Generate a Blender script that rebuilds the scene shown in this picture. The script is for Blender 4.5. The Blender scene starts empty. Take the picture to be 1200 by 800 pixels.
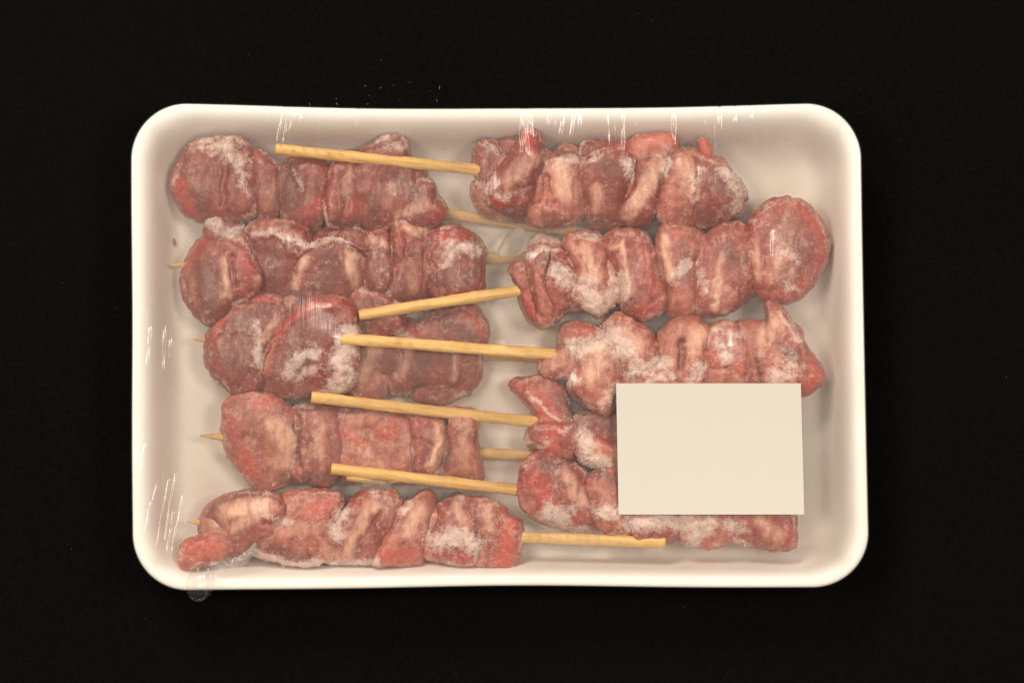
import bpy, math, random
import numpy as np
from mathutils import Vector

# ------------------------------------------------------------------ camera, world, lamps, exposure
sc = bpy.context.scene
COL = sc.collection
MM = 0.001
PX = 0.00027            # metres per photo pixel at the height of the tray rim
ZR = 0.022              # height of the tray rim above the cloth
CAM_D = 0.90            # camera distance above the rim

cam_d = bpy.data.cameras.new("camera")
cam_d.sensor_width = 36.0
cam_d.lens = 36.0 * CAM_D / (1200 * PX)
cam_d.clip_start = 0.01
cam_d.clip_end = 20.0
cam = bpy.data.objects.new("camera", cam_d)
cam.location = (0, 0, ZR + CAM_D)
COL.objects.link(cam)
sc.camera = cam

world = bpy.data.worlds.new("World")
sc.world = world
world.use_nodes = True
world.node_tree.nodes["Background"].inputs[0].default_value = (1.0, 0.89, 0.76, 1)
world.node_tree.nodes["Background"].inputs[1].default_value = 0.32

def lamp(name, loc, target, size, power, color):
    d = bpy.data.lights.new(name, 'AREA')
    d.shape = 'DISK'
    d.size = size
    d.energy = power
    d.color = color
    o = bpy.data.objects.new(name, d)
    o.location = loc
    o.rotation_euler = (Vector(target) - Vector(loc)).to_track_quat('-Z', 'Y').to_euler()
    COL.objects.link(o)
    return o

lamp("key_lamp", (-0.44, 1.02, 1.10), (0, 0, 0), 0.50, 16.0, (1.0, 0.885, 0.735))
lamp("fill_lamp", (0.78, 0.16, 1.35), (0, 0, 0), 0.42, 12.0, (1.0, 0.885, 0.735))
lamp("low_lamp", (-0.78, 0.16, 1.35), (0, 0, 0), 0.50, 10.5, (1.0, 0.885, 0.735))

sc.view_settings.view_transform = 'Standard'
sc.view_settings.look = 'None'
sc.view_settings.exposure = -0.13
sc.view_settings.gamma = 1.0
sc.view_settings.use_curve_mapping = False
sc.render.engine = 'CYCLES'
sc.cycles.max_bounces = 12
sc.cycles.transparent_max_bounces = 16
sc.cycles.use_denoising = True

# ------------------------------------------------------------------ helpers
rng = np.random.default_rng(7)
random.seed(7)

def P(px, py, z):
    """photo pixel + real height -> point in the place"""
    s = PX * (CAM_D - (z - ZR)) / CAM_D
    return np.array([(px - 600.0) * s, (400.0 - py) * s, z])

def Pn(px, py, z):
    px = np.asarray(px, float); py = np.asarray(py, float); z = np.asarray(z, float) + 0 * px
    s = PX * (CAM_D - (z - ZR)) / CAM_D
    return np.stack([(px - 600.0) * s, (400.0 - py) * s, z], -1)

def to_px(v):
    s = PX * (CAM_D - (v[:, 2] - ZR)) / CAM_D
    return 600 + v[:, 0] / s, 400 - v[:, 1] / s

def hash3(ix, iy, iz, seed):
    h = (ix.astype(np.uint32) * np.uint32(374761393) + iy.astype(np.uint32) * np.uint32(668265263)
         + iz.astype(np.uint32) * np.uint32(2147483647) + np.uint32(seed * 974711 % 4294967295))
    h = (h ^ (h >> np.uint32(13))) * np.uint32(1274126177)
    h = h ^ (h >> np.uint32(16))
    h = (h * np.uint32(2246822519)) ^ (h >> np.uint32(11))
    return (h & np.uint32(0xFFFFFF)).astype(float) / float(0xFFFFFF) * 2 - 1

def noise(p, scale, seed=0):
    """smooth value noise in [-1, 1]; scale = feature size in metres"""
    q = p / scale + 1000.0
    i = np.floor(q).astype(np.int64)
    f = q - i
    f = f * f * f * (f * (f * 6 - 15) + 10)
    out = 0
    for dx in (0, 1):
        wx = f[:, 0] if dx else 1 - f[:, 0]
        for dy in (0, 1):
            wy = f[:, 1] if dy else 1 - f[:, 1]
            for dz in (0, 1):
                wz = f[:, 2] if dz else 1 - f[:, 2]
                out = out + wx * wy * wz * hash3(i[:, 0] + dx, i[:, 1] + dy, i[:, 2] + dz, seed)
    return out

def fbm(p, scale, seed=0, octv=3):
    a, t = 1.0, 0
    for k in range(octv):
        t = t + a * noise(p, scale / 2 ** k, seed + 17 * k)
        a *= 0.5
    return t

def mesh_obj(name, verts, faces, mat, parent=None, smooth=True, origin=None):
    verts = np.asarray(verts, float)
    o0 = np.zeros(3) if origin is None else np.asarray(origin, float)
    me = bpy.data.meshes.new(name)
    if isinstance(faces, np.ndarray):
        nf, k = faces.shape
        me.vertices.add(len(verts))
        me.vertices.foreach_set("co", (verts - o0).astype(np.float32).ravel())
        me.loops.add(nf * k)
        me.loops.foreach_set("vertex_index", faces.astype(np.int32).ravel())
        me.polygons.add(nf)
        me.polygons.foreach_set("loop_start", np.arange(0, nf * k, k, dtype=np.int32))
        me.polygons.foreach_set("loop_total", np.full(nf, k, dtype=np.int32))
        me.update(calc_edges=True)
    else:
        me.from_pydata([tuple(v) for v in (verts - o0)], [], faces)
    me.polygons.foreach_set("use_smooth", np.full(len(me.polygons), bool(smooth)))
    me.materials.append(mat)
    me.update()
    o = bpy.data.objects.new(name, me)
    COL.objects.link(o)
    if parent is not None:
        o.parent = parent
        if origin is not None:
            o.location = o0 - np.array(parent.location)
        else:
            o.location = -np.array(parent.location)
    elif origin is not None:
        o.location = o0
    return o

def empty(name, loc):
    o = bpy.data.objects.new(name, None)
    o.empty_display_size = 0.01
    o.location = loc
    COL.objects.link(o)
    return o

def tag(o, label=None, cat=None, group=None, kind=None):
    if label: o["label"] = label
    if cat: o["category"] = cat
    if group: o["group"] = group
    if kind: o["kind"] = kind
    return o

def fattr(o, name, data):
    a = o.data.attributes.new(name, 'FLOAT', 'POINT')
    a.data.foreach_set("value", np.asarray(data, np.float32))

# ------------------------------------------------------------------ materials
class NT:
    def __init__(self, name):
        self.m = bpy.data.materials.new(name)
        self.m.use_nodes = True
        self.t = self.m.node_tree
        self.bsdf = self.t.nodes["Principled BSDF"]
        self.out = self.t.nodes["Material Output"]
    def n(self, typ, **kw):
        nd = self.t.nodes.new(typ)
        for k, v in kw.items():
            if k.startswith("i_"):
                nd.inputs[k[2:].replace("_", " ")].default_value = v
            else:
                setattr(nd, k, v)
        return nd
    def l(self, a, b):
        self.t.links.new(a, b)
    def coord(self, scale=(1, 1, 1)):
        tc = self.n('ShaderNodeTexCoord')
        mp = self.n('ShaderNodeMapping')
        mp.inputs['Scale'].default_value = scale
        self.l(tc.outputs['Object'], mp.inputs['Vector'])
        return mp.outputs['Vector']
    def noise(self, vec, scale, detail=3, rough=0.55):
        nd = self.n('ShaderNodeTexNoise')
        nd.inputs['Scale'].default_value = scale
        nd.inputs['Detail'].default_value = detail
        nd.inputs['Roughness'].default_value = rough
        self.l(vec, nd.inputs['Vector'])
        return nd.outputs['Fac']
    def rng(self, v, a, b, c=0.0, d=1.0):
        nd = self.n('ShaderNodeMapRange')
        nd.inputs['From Min'].default_value = a
        nd.inputs['From Max'].default_value = b
        nd.inputs['To Min'].default_value = c
        nd.inputs['To Max'].default_value = d
        self.l(v, nd.inputs['Value'])
        return nd.outputs['Result']
    def math(self, op, a, b):
        nd = self.n('ShaderNodeMath', operation=op)
        for k, v in enumerate((a, b)):
            if isinstance(v, (int, float)): nd.inputs[k].default_value = v
            else: self.l(v, nd.inputs[k])
        return nd.outputs[0]
    def mix(self, fac, a, b):
        nd = self.n('ShaderNodeMix', data_type='RGBA')
        if isinstance(fac, (int, float)): nd.inputs[0].default_value = fac
        else: self.l(fac, nd.inputs[0])
        for k, v in ((6, a), (7, b)):
            if isinstance(v, tuple): nd.inputs[k].default_value = (*v, 1)
            else: self.l(v, nd.inputs[k])
        return nd.outputs[2]
    def attr(self, name):
        nd = self.n('ShaderNodeAttribute', attribute_name=name)
        return nd.outputs['Fac']
    def bump(self, h, strength, dist, prev=None):
        nd = self.n('ShaderNodeBump')
        nd.inputs['Strength'].default_value = strength
        nd.inputs['Distance'].default_value = dist
        self.l(h, nd.inputs['Height'])
        if prev is not None: self.l(prev, nd.inputs['Normal'])
        return nd.outputs['Normal']

def mat_cloth():
    t = NT("black_cloth")
    v = t.coord()
    n1 = t.noise(v, 900, 3, 0.7)
    n2 = t.noise(v, 6, 3)
    c = t.mix(t.rng(n1, 0.3, 0.75), (0.0017, 0.0017, 0.0016), (0.0046, 0.0045, 0.0042))
    c = t.mix(t.math('MULTIPLY', t.rng(n2, 0.4, 0.7), 0.4), c, (0.0044, 0.0042, 0.0039))
    t.l(c, t.bsdf.inputs['Base Color'])
    t.bsdf.inputs['Roughness'].default_value = 0.95
    t.bsdf.inputs['Specular IOR Level'].default_value = 0.03
    t.l(t.bump(n1, 0.5, 0.0006), t.bsdf.inputs['Normal'])
    return t.m

def mat_foam():
    t = NT("white_foam")
    v = t.coord()
    vo = t.n('ShaderNodeTexVoronoi', feature='DISTANCE_TO_EDGE')
    vo.inputs['Scale'].default_value = 700
    t.l(v, vo.inputs['Vector'])
    n = t.noise(v, 60, 4)
    c = t.mix(t.rng(n, 0.3, 0.7), (0.87, 0.86, 0.83), (0.915, 0.905, 0.88))
    t.l(c, t.bsdf.inputs['Base Color'])
    t.bsdf.inputs['Roughness'].default_value = 0.55
    t.bsdf.inputs['Subsurface Weight'].default_value = 0.0
    b = t.bump(vo.outputs['Distance'], 0.06, 0.0005)
    t.l(t.bump(n, 0.15, 0.001, b), t.bsdf.inputs['Normal'])
    return t.m

def mat_meat(name, a, b, hue_red, veil):
    t = NT(name)
    v = t.coord()
    vs = t.coord((1, 0.35, 1))
    n1 = t.noise(v, 190, 5, 0.62)
    n5 = t.noise(v, 420, 4, 0.6)
    n2 = t.noise(vs, 420, 4, 0.65)
    n3 = t.noise(v, 1500, 3, 0.7)
    n4 = t.noise(v, 620, 4, 0.72)
    c = t.mix(t.rng(n1, 0.35, 0.65), a, b)
    c = t.mix(t.math('MULTIPLY', t.rng(n2, 0.5, 0.72), 0.28), c, (0.40, 0.155, 0.115))
    c = t.mix(t.math('MULTIPLY', t.rng(n2, 0.46, 0.30), 0.28), c, (0.13, 0.03, 0.03))
    c = t.mix(t.math('MULTIPLY', t.rng(n5, 0.52, 0.70), 0.28), c, (0.54, 0.25, 0.19))
    c = t.mix(t.math('MULTIPLY', t.rng(n5, 0.48, 0.32), 0.45), c, (0.18, 0.040, 0.034))
    j = t.rng(n4, 0.25, 0.75, 0.45, 1.45)
    red = t.math('MULTIPLY', t.math('MULTIPLY', t.attr('red'), j), 1.05)
    c = t.mix(t.rng(red, 0.05, 0.95), c, hue_red)
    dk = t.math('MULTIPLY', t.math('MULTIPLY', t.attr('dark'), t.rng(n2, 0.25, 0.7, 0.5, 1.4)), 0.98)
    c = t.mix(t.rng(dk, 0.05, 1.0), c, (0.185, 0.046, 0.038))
    ft = t.math('MULTIPLY', t.math('MULTIPLY', t.attr('fat'), t.rng(n2, 0.30, 0.68, 0.30, 1.50)), 0.85)
    c = t.mix(t.rng(ft, 0.06, 0.95), c, (0.74, 0.43, 0.315))
    # frost: thin white bloom broken up by fine grain
    fr = t.math('ADD', t.attr('frost'), t.rng(n4, 0.2, 0.8, -0.55, 0.42))
    fr = t.math('ADD', fr, t.rng(n3, 0.3, 0.7, -0.20, 0.20))
    fr = t.math('ADD', fr, t.math('MULTIPLY', t.rng(n5, 0.3, 0.7, -0.40, 0.40), t.rng(t.attr('frost'), 0.05, 0.6, 0.25, 1.0)))
    frm = t.rng(fr, 0.15, 1.10, 0.0, 0.74)
    c = t.mix(frm, c, (0.88, 0.73, 0.66))
    # thin veil of rime over everything, then speckles
    c = t.mix(t.rng(t.math('ADD', n4, n3), 0.85, 1.35, 0.0, veil), c, (0.78, 0.60, 0.54))
    sp = t.rng(t.math('ADD', n3, t.math('MULTIPLY', n4, 0.6)), 1.02, 1.18, 0.0, 0.24)
    c = t.mix(sp, c, (0.78, 0.60, 0.54))
    t.l(c, t.bsdf.inputs['Base Color'])
    t.l(t.rng(frm, 0, 0.9, 0.34, 0.6), t.bsdf.inputs['Roughness'])
    t.bsdf.inputs['Subsurface Weight'].default_value = 0.45
    t.bsdf.inputs['Subsurface Radius'].default_value = (1.0, 0.35, 0.25)
    t.bsdf.inputs['Subsurface Scale'].default_value = 0.0016
    t.bsdf.inputs['Coat Weight'].default_value = 0.25
    t.bsdf.inputs['Coat Roughness'].default_value = 0.25
    h = t.math('ADD', t.math('MULTIPLY', n2, 0.6), t.math('MULTIPLY', n3, t.rng(frm, 0, 1, 0.25, 0.5)))
    bm = t.bump(n4, 0.36, 0.0010)
    t.l(t.bump(h, 0.42, 0.0007, bm), t.bsdf.inputs['Normal'])
    return t.m

def mat_frost():
    t = NT("rime_frost")
    t.bsdf.inputs['Base Color'].default_value = (0.93, 0.81, 0.75, 1)
    t.bsdf.inputs['Roughness'].default_value = 0.45
    t.bsdf.inputs['Subsurface Weight'].default_value = 0.4
    t.bsdf.inputs['Subsurface Radius'].default_value = (1, 0.7, 0.6)
    t.bsdf.inputs['Subsurface Scale'].default_value = 0.0008
    t.bsdf.inputs['Transmission Weight'].default_value = 0.05
    return t.m

def mat_bamboo(low=False):
    t = NT("bamboo" if not low else "damp_bamboo")
    v = t.coord((18, 420, 420))
    v2 = t.coord((60, 1500, 1500))
    v3 = t.coord()
    n1 = t.noise(v, 1.0, 4, 0.6)
    n2 = t.noise(v2, 1.0, 2, 0.6)
    n3 = t.noise(v3, 90, 3)
    c = t.mix(t.rng(n1, 0.3, 0.7), (0.73, 0.43, 0.135), (0.87, 0.60, 0.25))
    c = t.mix(t.math('MULTIPLY', t.rng(n2, 0.54, 0.70), 0.75), c, (0.46, 0.24, 0.07))
    c = t.mix(t.math('MULTIPLY', t.rng(n3, 0.55, 0.75), 0.45), c, (0.62, 0.33, 0.10))
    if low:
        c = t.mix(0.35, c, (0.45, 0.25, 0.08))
    t.l(c, t.bsdf.inputs['Base Color'])
    t.bsdf.inputs['Roughness'].default_value = 0.5
    t.l(t.bump(n1, 0.4, 0.0004, t.bump(n2, 0.3, 0.0003)), t.bsdf.inputs['Normal'])
    return t.m

def mat_film(name, haze_lo, haze_hi, gloss=1.0, cap=0.9):
    t = NT(name)
    v = t.coord()
    t.t.nodes.remove(t.bsdf)
    n1 = t.noise(v, 38, 4, 0.6)
    n2 = t.noise(v, 1300, 2, 0.6)
    n3 = t.noise(t.coord((420, 22, 1)), 1.0, 3, 0.6)
    tr = t.n('ShaderNodeBsdfTransparent')
    gl = t.n('ShaderNodeBsdfGlossy')
    gl.inputs['Roughness'].default_value = 0.19
    gl.inputs['Color'].default_value = (1, 1, 1, 1)
    bm = t.bump(n1, 0.08, 0.002)
    bm = t.bump(n3, 0.10, 0.0012, bm)
    t.l(bm, gl.inputs['Normal'])
    df = t.n('ShaderNodeBsdfDiffuse')
    df.inputs['Color'].default_value = (0.86, 0.83, 0.80, 1)
    tl = t.n('ShaderNodeBsdfTranslucent')
    tl.inputs['Color'].default_value = (0.86, 0.83, 0.80, 1)
    hz = t.n('ShaderNodeMixShader')
    hz.inputs[0].default_value = 0.40
    t.l(df.outputs[0], hz.inputs[1]); t.l(tl.outputs[0], hz.inputs[2])
    gap = t.attr('gap')
    f = t.rng(gap, 0.0, 1.0, haze_lo, haze_hi)
    t.l(t.mix(gap, (0.985, 0.98, 0.975), (0.75, 0.715, 0.68)), tr.inputs['Color'])  # tint darkens with the gap: shade of the tray floor put into the film colour
    f = t.math('MULTIPLY', f, t.rng(n1, 0.3, 0.7, 0.65, 1.35))
    f = t.math('MULTIPLY', f, t.rng(n2, 0.35, 0.65, 0.85, 1.15))
    m1 = t.n('ShaderNodeMixShader')
    t.l(f, m1.inputs[0]); t.l(tr.outputs[0], m1.inputs[1]); t.l(hz.outputs[0], m1.inputs[2])
    lw = t.n('ShaderNodeFresnel')
    lw.inputs['IOR'].default_value = 1.42
    fr = t.math('MINIMUM', t.math('MULTIPLY', lw.outputs[0], 1.5 * gloss), cap)
    m2 = t.n('ShaderNodeMixShader')
    t.l(fr, m2.inputs[0]); t.l(m1.outputs[0], m2.inputs[1]); t.l(gl.outputs[0], m2.inputs[2])
    t.l(m2.outputs[0], t.out.inputs['Surface'])
    return t.m

def mat_ice():
    t = NT("cloudy_ice")
    v = t.coord()
    n = t.noise(v, 900, 3, 0.7)
    t.bsdf.inputs['Base Color'].default_value = (0.92, 0.90, 0.86, 1)
    t.bsdf.inputs['Transmission Weight'].default_value = 0.9
    t.bsdf.inputs['IOR'].default_value = 1.2
    t.l(t.rng(n, 0.3, 0.7, 0.03, 0.22), t.bsdf.inputs['Roughness'])
    t.l(t.bump(n, 0.4, 0.0006), t.bsdf.inputs['Normal'])
    return t.m

def mat_plain(name, col, rough=0.6, amp=0.03, scale=300):
    t = NT(name)
    n = t.noise(t.coord(), scale, 3)
    c = t.mix(t.rng(n, 0.3, 0.7), tuple(max(0, x - amp * x) for x in col), tuple(min(1, x + amp * x) for x in col))
    t.l(c, t.bsdf.inputs['Base Color'])
    t.bsdf.inputs['Roughness'].default_value = rough
    t.l(t.bump(n, 0.05, 0.0003), t.bsdf.inputs['Normal'])
    return t.m

CLOTH = mat_cloth(); FOAM = mat_foam(); FROST = mat_frost()
MEAT = [mat_meat("frozen_meat_brown", (0.200, 0.028, 0.023), (0.335, 0.070, 0.053), (0.44, 0.044, 0.034), 0.08),
        mat_meat("frozen_meat_pink", (0.34, 0.070, 0.054), (0.57, 0.195, 0.140), (0.56, 0.090, 0.062), 0.20),
        mat_meat("frozen_meat_red", (0.26, 0.042, 0.034), (0.44, 0.102, 0.078), (0.50, 0.058, 0.045), 0.20)]
BAMBOO = mat_bamboo(); BAMBOO_LOW = mat_bamboo(True)
FILM = mat_film("cling_film", 0.012, 0.15)
FILM2 = mat_film("bunched_cling_film", 0.012, 0.012, 0.8, 0.13)
FILM3 = mat_film("pleated_cling_film", 0.24, 0.24, 0.5, 0.08)
ICE = mat_ice()
PAPER = mat_plain("label_paper", (0.62, 0.60, 0.555), 0.7, 0.006, 80)
LINT = mat_plain("lint", (0.10, 0.095, 0.085), 0.9)

# ------------------------------------------------------------------ black cloth
nx, ny = 60, 40
gx, gy = np.meshgrid(np.linspace(-0.45, 0.45, nx), np.linspace(-0.32, 0.32, ny))
gz = 0.0003 * noise(np.stack([gx.ravel(), gy.ravel(), 0 * gx.ravel()], -1), 0.05, 3) - 0.0004
idx = np.arange(nx * ny).reshape(ny, nx)
fc = np.stack([idx[:-1, :-1].ravel(), idx[:-1, 1:].ravel(), idx[1:, 1:].ravel(), idx[1:, :-1].ravel()], -1)
tag(mesh_obj("black_cloth", np.stack([gx.ravel(), gy.ravel(), gz], -1), fc, CLOTH),
    "plain black cloth laid flat under the tray", "cloth", kind="structure")

# ------------------------------------------------------------------ foam tray
def ring_px(inset, n_side, n_corner, rad0=66.0):
    """rounded outline of the tray in photo pixels, pulled in by inset, always the same vertex count"""
    x0, x1, y0, y1 = 153.5, 1009.0, 121.0, 688.5
    x0 += inset; x1 -= inset; y0 += inset; y1 -= inset
    r = max(8.0, rad0 - 0.45 * inset)
    pts = []
    cs = [(x1 - r, y0 + r, -90), (x1 - r, y1 - r, 0), (x0 + r, y1 - r, 90), (x0 + r, y0 + r, 180)]
    for k, (cx, cy, a0) in enumerate(cs):
        for i in range(n_corner):
            a = math.radians(a0 + 90.0 * i / (n_corner - 1))
            pts.append((cx + r * math.cos(a), cy + r * math.sin(a)))
        nxt = cs[(k + 1) % 4]
        a = math.radians(nxt[2])
        ex, ey = nxt[0] + r * math.cos(a), nxt[1] + r * math.sin(a)
        sx, sy = pts[-1]
        ns = n_side[k % 2]
        for i in range(1, ns):
            f = i / ns
            pts.append((sx + (ex - sx) * f, sy + (ey - sy) * f))
    p = np.array(pts)
    x, y = p[:, 0].copy(), p[:, 1].copy()
    u = np.clip((x - 153) / 856, 0, 1); v = np.clip((y - 121) / 567, 0, 1)
    top = np.clip(1 - v * 2.2, 0, 1); bot = np.clip(v * 2.2 - 1.2, 0, 1)
    right = np.clip(u * 2.2 - 1.2, 0, 1)
    y2 = y + top * (6.5 * np.sin(math.pi * np.clip(u * 1.02, 0, 1)) ** 1.4) \
           + bot * (4.0 * (1 - u) ** 1.5 - 3.2 * np.sin(math.pi * u) ** 2)
    x2 = x + right * 10.5 * v ** 1.3 + np.clip(1.2 - u * 2.2, 0, 1) * 1.5 * v
    x2 = x2 + 1.0 * np.sin(y / 47.0) * (1 - np.clip(u * 6, 0, 1)) * 0.4
    steep = max(0.0, inset - 11.0)      # the wall on the near and right sides stands steeper
    y2 = y2 + bot * 0.48 * steep
    x2 = x2 + right * 0.20 * steep
    y2 = y2 + 0.6 * np.sin(x / 61.0 + 1.0)
    return np.stack([x2, y2], -1)

NS, NC = (34, 52), 22
TRAY_FLOOR = 0.0034
prof = [  # (inset px, height)  outer underside first, over the lip, down the inner wall, to the floor
    (44, 0.0000), (39, 0.0004), (34, 0.0022), (16, 0.0150), (7, 0.0190), (1.5, 0.0197), (0, 0.0206), (0.5, 0.0214),
    (2.2, 0.0219), (5, 0.0220), (9, 0.0218), (14, 0.0211), (19, 0.0199), (24, 0.0182), (29, 0.0160), (34, 0.0134), (39, 0.0106),
    (43, 0.0083), (47, 0.0065), (52, 0.0049), (58, 0.0039), (64, TRAY_FLOOR)]
rings = [Pn(*ring_px(i, NS, NC).T, z) for i, z in prof]
for f in np.linspace(0.94, 0.04, 26):                 # floor, with the embossed bands of the moulding
    r = rings[len(prof) - 1].copy()
    c = r.mean(0)
    q = c + (r - c) * f
    px, py = to_px(q)
    q[:, 2] = TRAY_FLOOR + 0.0005 * np.clip(np.sin(py / 14.0) * 2.0, -1, 1) * np.clip((1 - f) * 12, 0, 1) \
        * np.clip(np.cos((px - 590) / 75.0) * 3.0 + 1.5, 0, 1)
    rings.append(q)
n = len(rings[0])
V = np.concatenate(rings)
F = []
for k in range(len(rings) - 1):
    a = np.arange(n) + k * n
    b = np.roll(np.arange(n), -1) + k * n
    F.append(np.stack([a, b, b + n, a + n], -1))
F = np.concatenate(F)
Fl = [tuple(f) for f in F] + [tuple(range((len(rings) - 1) * n, len(rings) * n)), tuple(range(n))[::-1]]
tray = mesh_obj("foam_tray", V, Fl, FOAM, origin=P(582, 404, 0.0))
tag(tray, "white foam tray with rounded corners holding the frozen meat skewers", "tray")

# ------------------------------------------------------------------ meat skewers
def quadsphere(n):
    g = np.tan(np.linspace(-math.pi / 4, math.pi / 4, n + 1))
    vs, fs, key = [], [], {}
    for ax in range(3):
        for sg in (-1, 1):
            ids = np.zeros((n + 1, n + 1), int)
            for i in range(n + 1):
                for j in range(n + 1):
                    p = [0, 0, 0]
                    p[ax] = sg; p[(ax + 1) % 3] = g[i] * sg; p[(ax + 2) % 3] = g[j]
                    k = tuple(round(c, 6) for c in p)
                    if k not in key:
                        key[k] = len(vs); vs.append(p)
                    ids[i, j] = key[k]
            for i in range(n):
                for j in range(n):
                    fs.append((ids[i, j], ids[i + 1, j], ids[i + 1, j + 1], ids[i, j + 1]))
    v = np.array(vs, float)
    return v / np.linalg.norm(v, axis=1)[:, None], np.array(fs)

QV, QF = quadsphere(35)
QV2, QF2 = quadsphere(20)

def vnormals(v, f):
    a = np.cross(v[f[:, 2]] - v[f[:, 0]], v[f[:, 3]] - v[f[:, 1]])
    n = np.zeros_like(v)
    for k in range(4):
        np.add.at(n, f[:, k], a)
    return n / (np.linalg.norm(n, axis=1)[:, None] + 1e-12)

def smooth_closed(pts, m=10):
    p = np.array(pts, float)
    out = []
    for i in range(len(p)):
        a, b, c, d = p[i - 1], p[i], p[(i + 1) % len(p)], p[(i + 2) % len(p)]
        for t in np.linspace(0, 1, m, endpoint=False):
            out.append(0.5 * (2 * b + (c - a) * t + (2 * a - 5 * b + 4 * c - d) * t * t + (3 * b - a - 3 * c + d) * t ** 3))
    return np.array(out)

def seg_dist(px, py, pts):
    d = np.full(px.shape, 1e9)
    if len(pts) == 1:
        return np.hypot(px - pts[0][0], py - pts[0][1])
    for (ax, ay), (bx, by) in zip(pts[:-1], pts[1:]):
        vx, vy = bx - ax, by - ay
        t = np.clip(((px - ax) * vx + (py - ay) * vy) / (vx * vx + vy * vy + 1e-9), 0, 1)
        d = np.minimum(d, np.hypot(px - ax - t * vx, py - ay - t * vy))
    return d

OBST = []      # every point the cling film has to clear

def meat_piece(parent, poly, zc, h, strokes, mat, seed, p_exp=3.0, tilt=(0, 0), grow=1.085, inner=False, core_dark=0.0):
    QV, QF = (QV2, QF2) if inner else (globals()['QV'], globals()['QF'])
    s = smooth_closed(poly)
    # area centroid
    x, y = s[:, 0], s[:, 1]; x1, y1 = np.roll(x, -1), np.roll(y, -1)
    cr = x * y1 - x1 * y; A = cr.sum() / 2
    cx, cy = ((x + x1) * cr).sum() / (6 * A), ((y + y1) * cr).sum() / (6 * A)
    th = np.arctan2(y - cy, x - cx); rr = np.hypot(x - cx, y - cy)
    o = np.argsort(th)
    th, rr = th[o], rr[o]
    d = QV
    t = np.arctan2(-d[:, 1], d[:, 0])
    r = np.interp(t, np.r_[th - 2 * math.pi, th, th + 2 * math.pi], np.r_[rr, rr, rr]) * grow
    r = r * (1 + 0.020 * np.sin(3 * t + seed) * np.sin(2 * t + 0.7 * seed) + 0.016 * np.sin(7 * t + 2.3 * seed) * np.sin(4 * t + seed) + 0.012 * np.sin(23 * t + 1.1 * seed) * np.sin(5 * t + 1.9 * seed))
    sh = np.hypot(d[:, 0], d[:, 1]); dz = d[:, 2]
    nrm = (sh ** p_exp + np.abs(dz) ** p_exp) ** (-1 / p_exp)
    f, g = sh * nrm, dz * nrm
    px = cx + r * f * np.cos(t); py = cy + r * f * np.sin(t)
    z = zc + h * g + (tilt[0] * (px - cx) + tilt[1] * (py - cy)) * PX
    v = Pn(px, py, z)
    nn = vnormals(v, QF)
    so = np.array([seed * 0.13, seed * 0.07, seed * 0.31])
    q = v + so
    lump = 0.55 * noise(q, 0.0090, seed) + 0.42 * fbm(q * np.array([1, 0.6, 1]), 0.0042, seed + 5, 2)
    ridge = 1 - np.abs(noise(q * np.array([1.0, 0.55, 1.0]), 0.0050, seed + 9)) * 2
    fine = 0.26 * fbm(q, 0.0019, seed + 3, 3)
    qw = q + 0.0022 * np.stack([noise(q, 0.006, 81), noise(q, 0.006, 82), 0 * sh], -1)
    edge = np.clip((1 - np.abs(g)) * 1.3, 0.35, 1)
    cn = noise(qw * np.array([1.0, 0.42, 1.0]), 0.0075, seed + 31)
    cut = -np.exp(-(cn / 0.09) ** 2)
    fold = 1 - np.abs(noise(qw * np.array([1.0, 0.45, 1.0]), 0.0062, seed + 21)) * 2
    disp = (lump * 1.05 + 0.40 * ridge + 0.75 * fold + 1.05 * cut + fine) * edge * 0.001 * min(1.0, math.sqrt(abs(A)) / 40.0)
    v = v + nn * disp[:, None] * np.array([0.55, 0.55, 1.0])
    # frozen into the tray: nothing reaches through its floor or its sloping walls
    px, py = to_px(v)
    zi = np.array([p_[1] for p_ in prof[9:]])[::-1]; ii = np.array([p_[0] for p_ in prof[9:]])[::-1]
    ins = np.interp(v[:, 2], zi, ii)
    st_ = np.maximum(0, ins - 11)
    py = np.minimum(py, 684.5 - ins + 0.48 * st_)
    py = np.maximum(py, 128.5 + ins)
    px = np.clip(px, 156.0 + ins, 1008.0 - ins + 0.2 * st_)
    v = Pn(px, py, np.maximum(v[:, 2], TRAY_FLOOR + 0.0003))
    wob = np.stack([noise(q, 0.0035, 91), noise(q, 0.0035, 92)], -1) * 3.2 + np.stack([noise(q, 0.0013, 93), noise(q, 0.0013, 94)], -1) * 1.6
    ppx, ppy = px + wob[:, 0], py + wob[:, 1]
    at = {k: np.zeros(len(v)) for k in ("fat", "frost", "dark", "red")}
    up = np.clip(g * 2.0 + 0.6, 0, 1)
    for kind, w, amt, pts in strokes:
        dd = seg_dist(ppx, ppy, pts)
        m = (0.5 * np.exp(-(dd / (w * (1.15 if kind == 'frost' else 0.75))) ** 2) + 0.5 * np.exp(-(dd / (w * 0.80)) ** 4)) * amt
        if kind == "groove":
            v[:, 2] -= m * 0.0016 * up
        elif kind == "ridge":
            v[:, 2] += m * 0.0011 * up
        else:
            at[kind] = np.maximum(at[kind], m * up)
            if kind == "frost":
                v[:, 2] += m * up * (0.00025 + 0.00035 * noise(q, 0.0009, 44))
    # natural colour of the cut: redder towards the outer skin, marbled with pale fibre
    at["red"] = np.clip(at["red"] + 0.70 * np.clip((f - 0.80) * 5, 0, 1) * (0.5 + 0.5 * noise(q, 0.006, 71)), 0, 1.2)
    at["fat"] = np.clip(at["fat"] + 0.50 * np.clip(noise(q * np.array([1, .5, 1]), 0.0055, 61) - 0.25, 0, 1), 0, 1.2)
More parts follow.
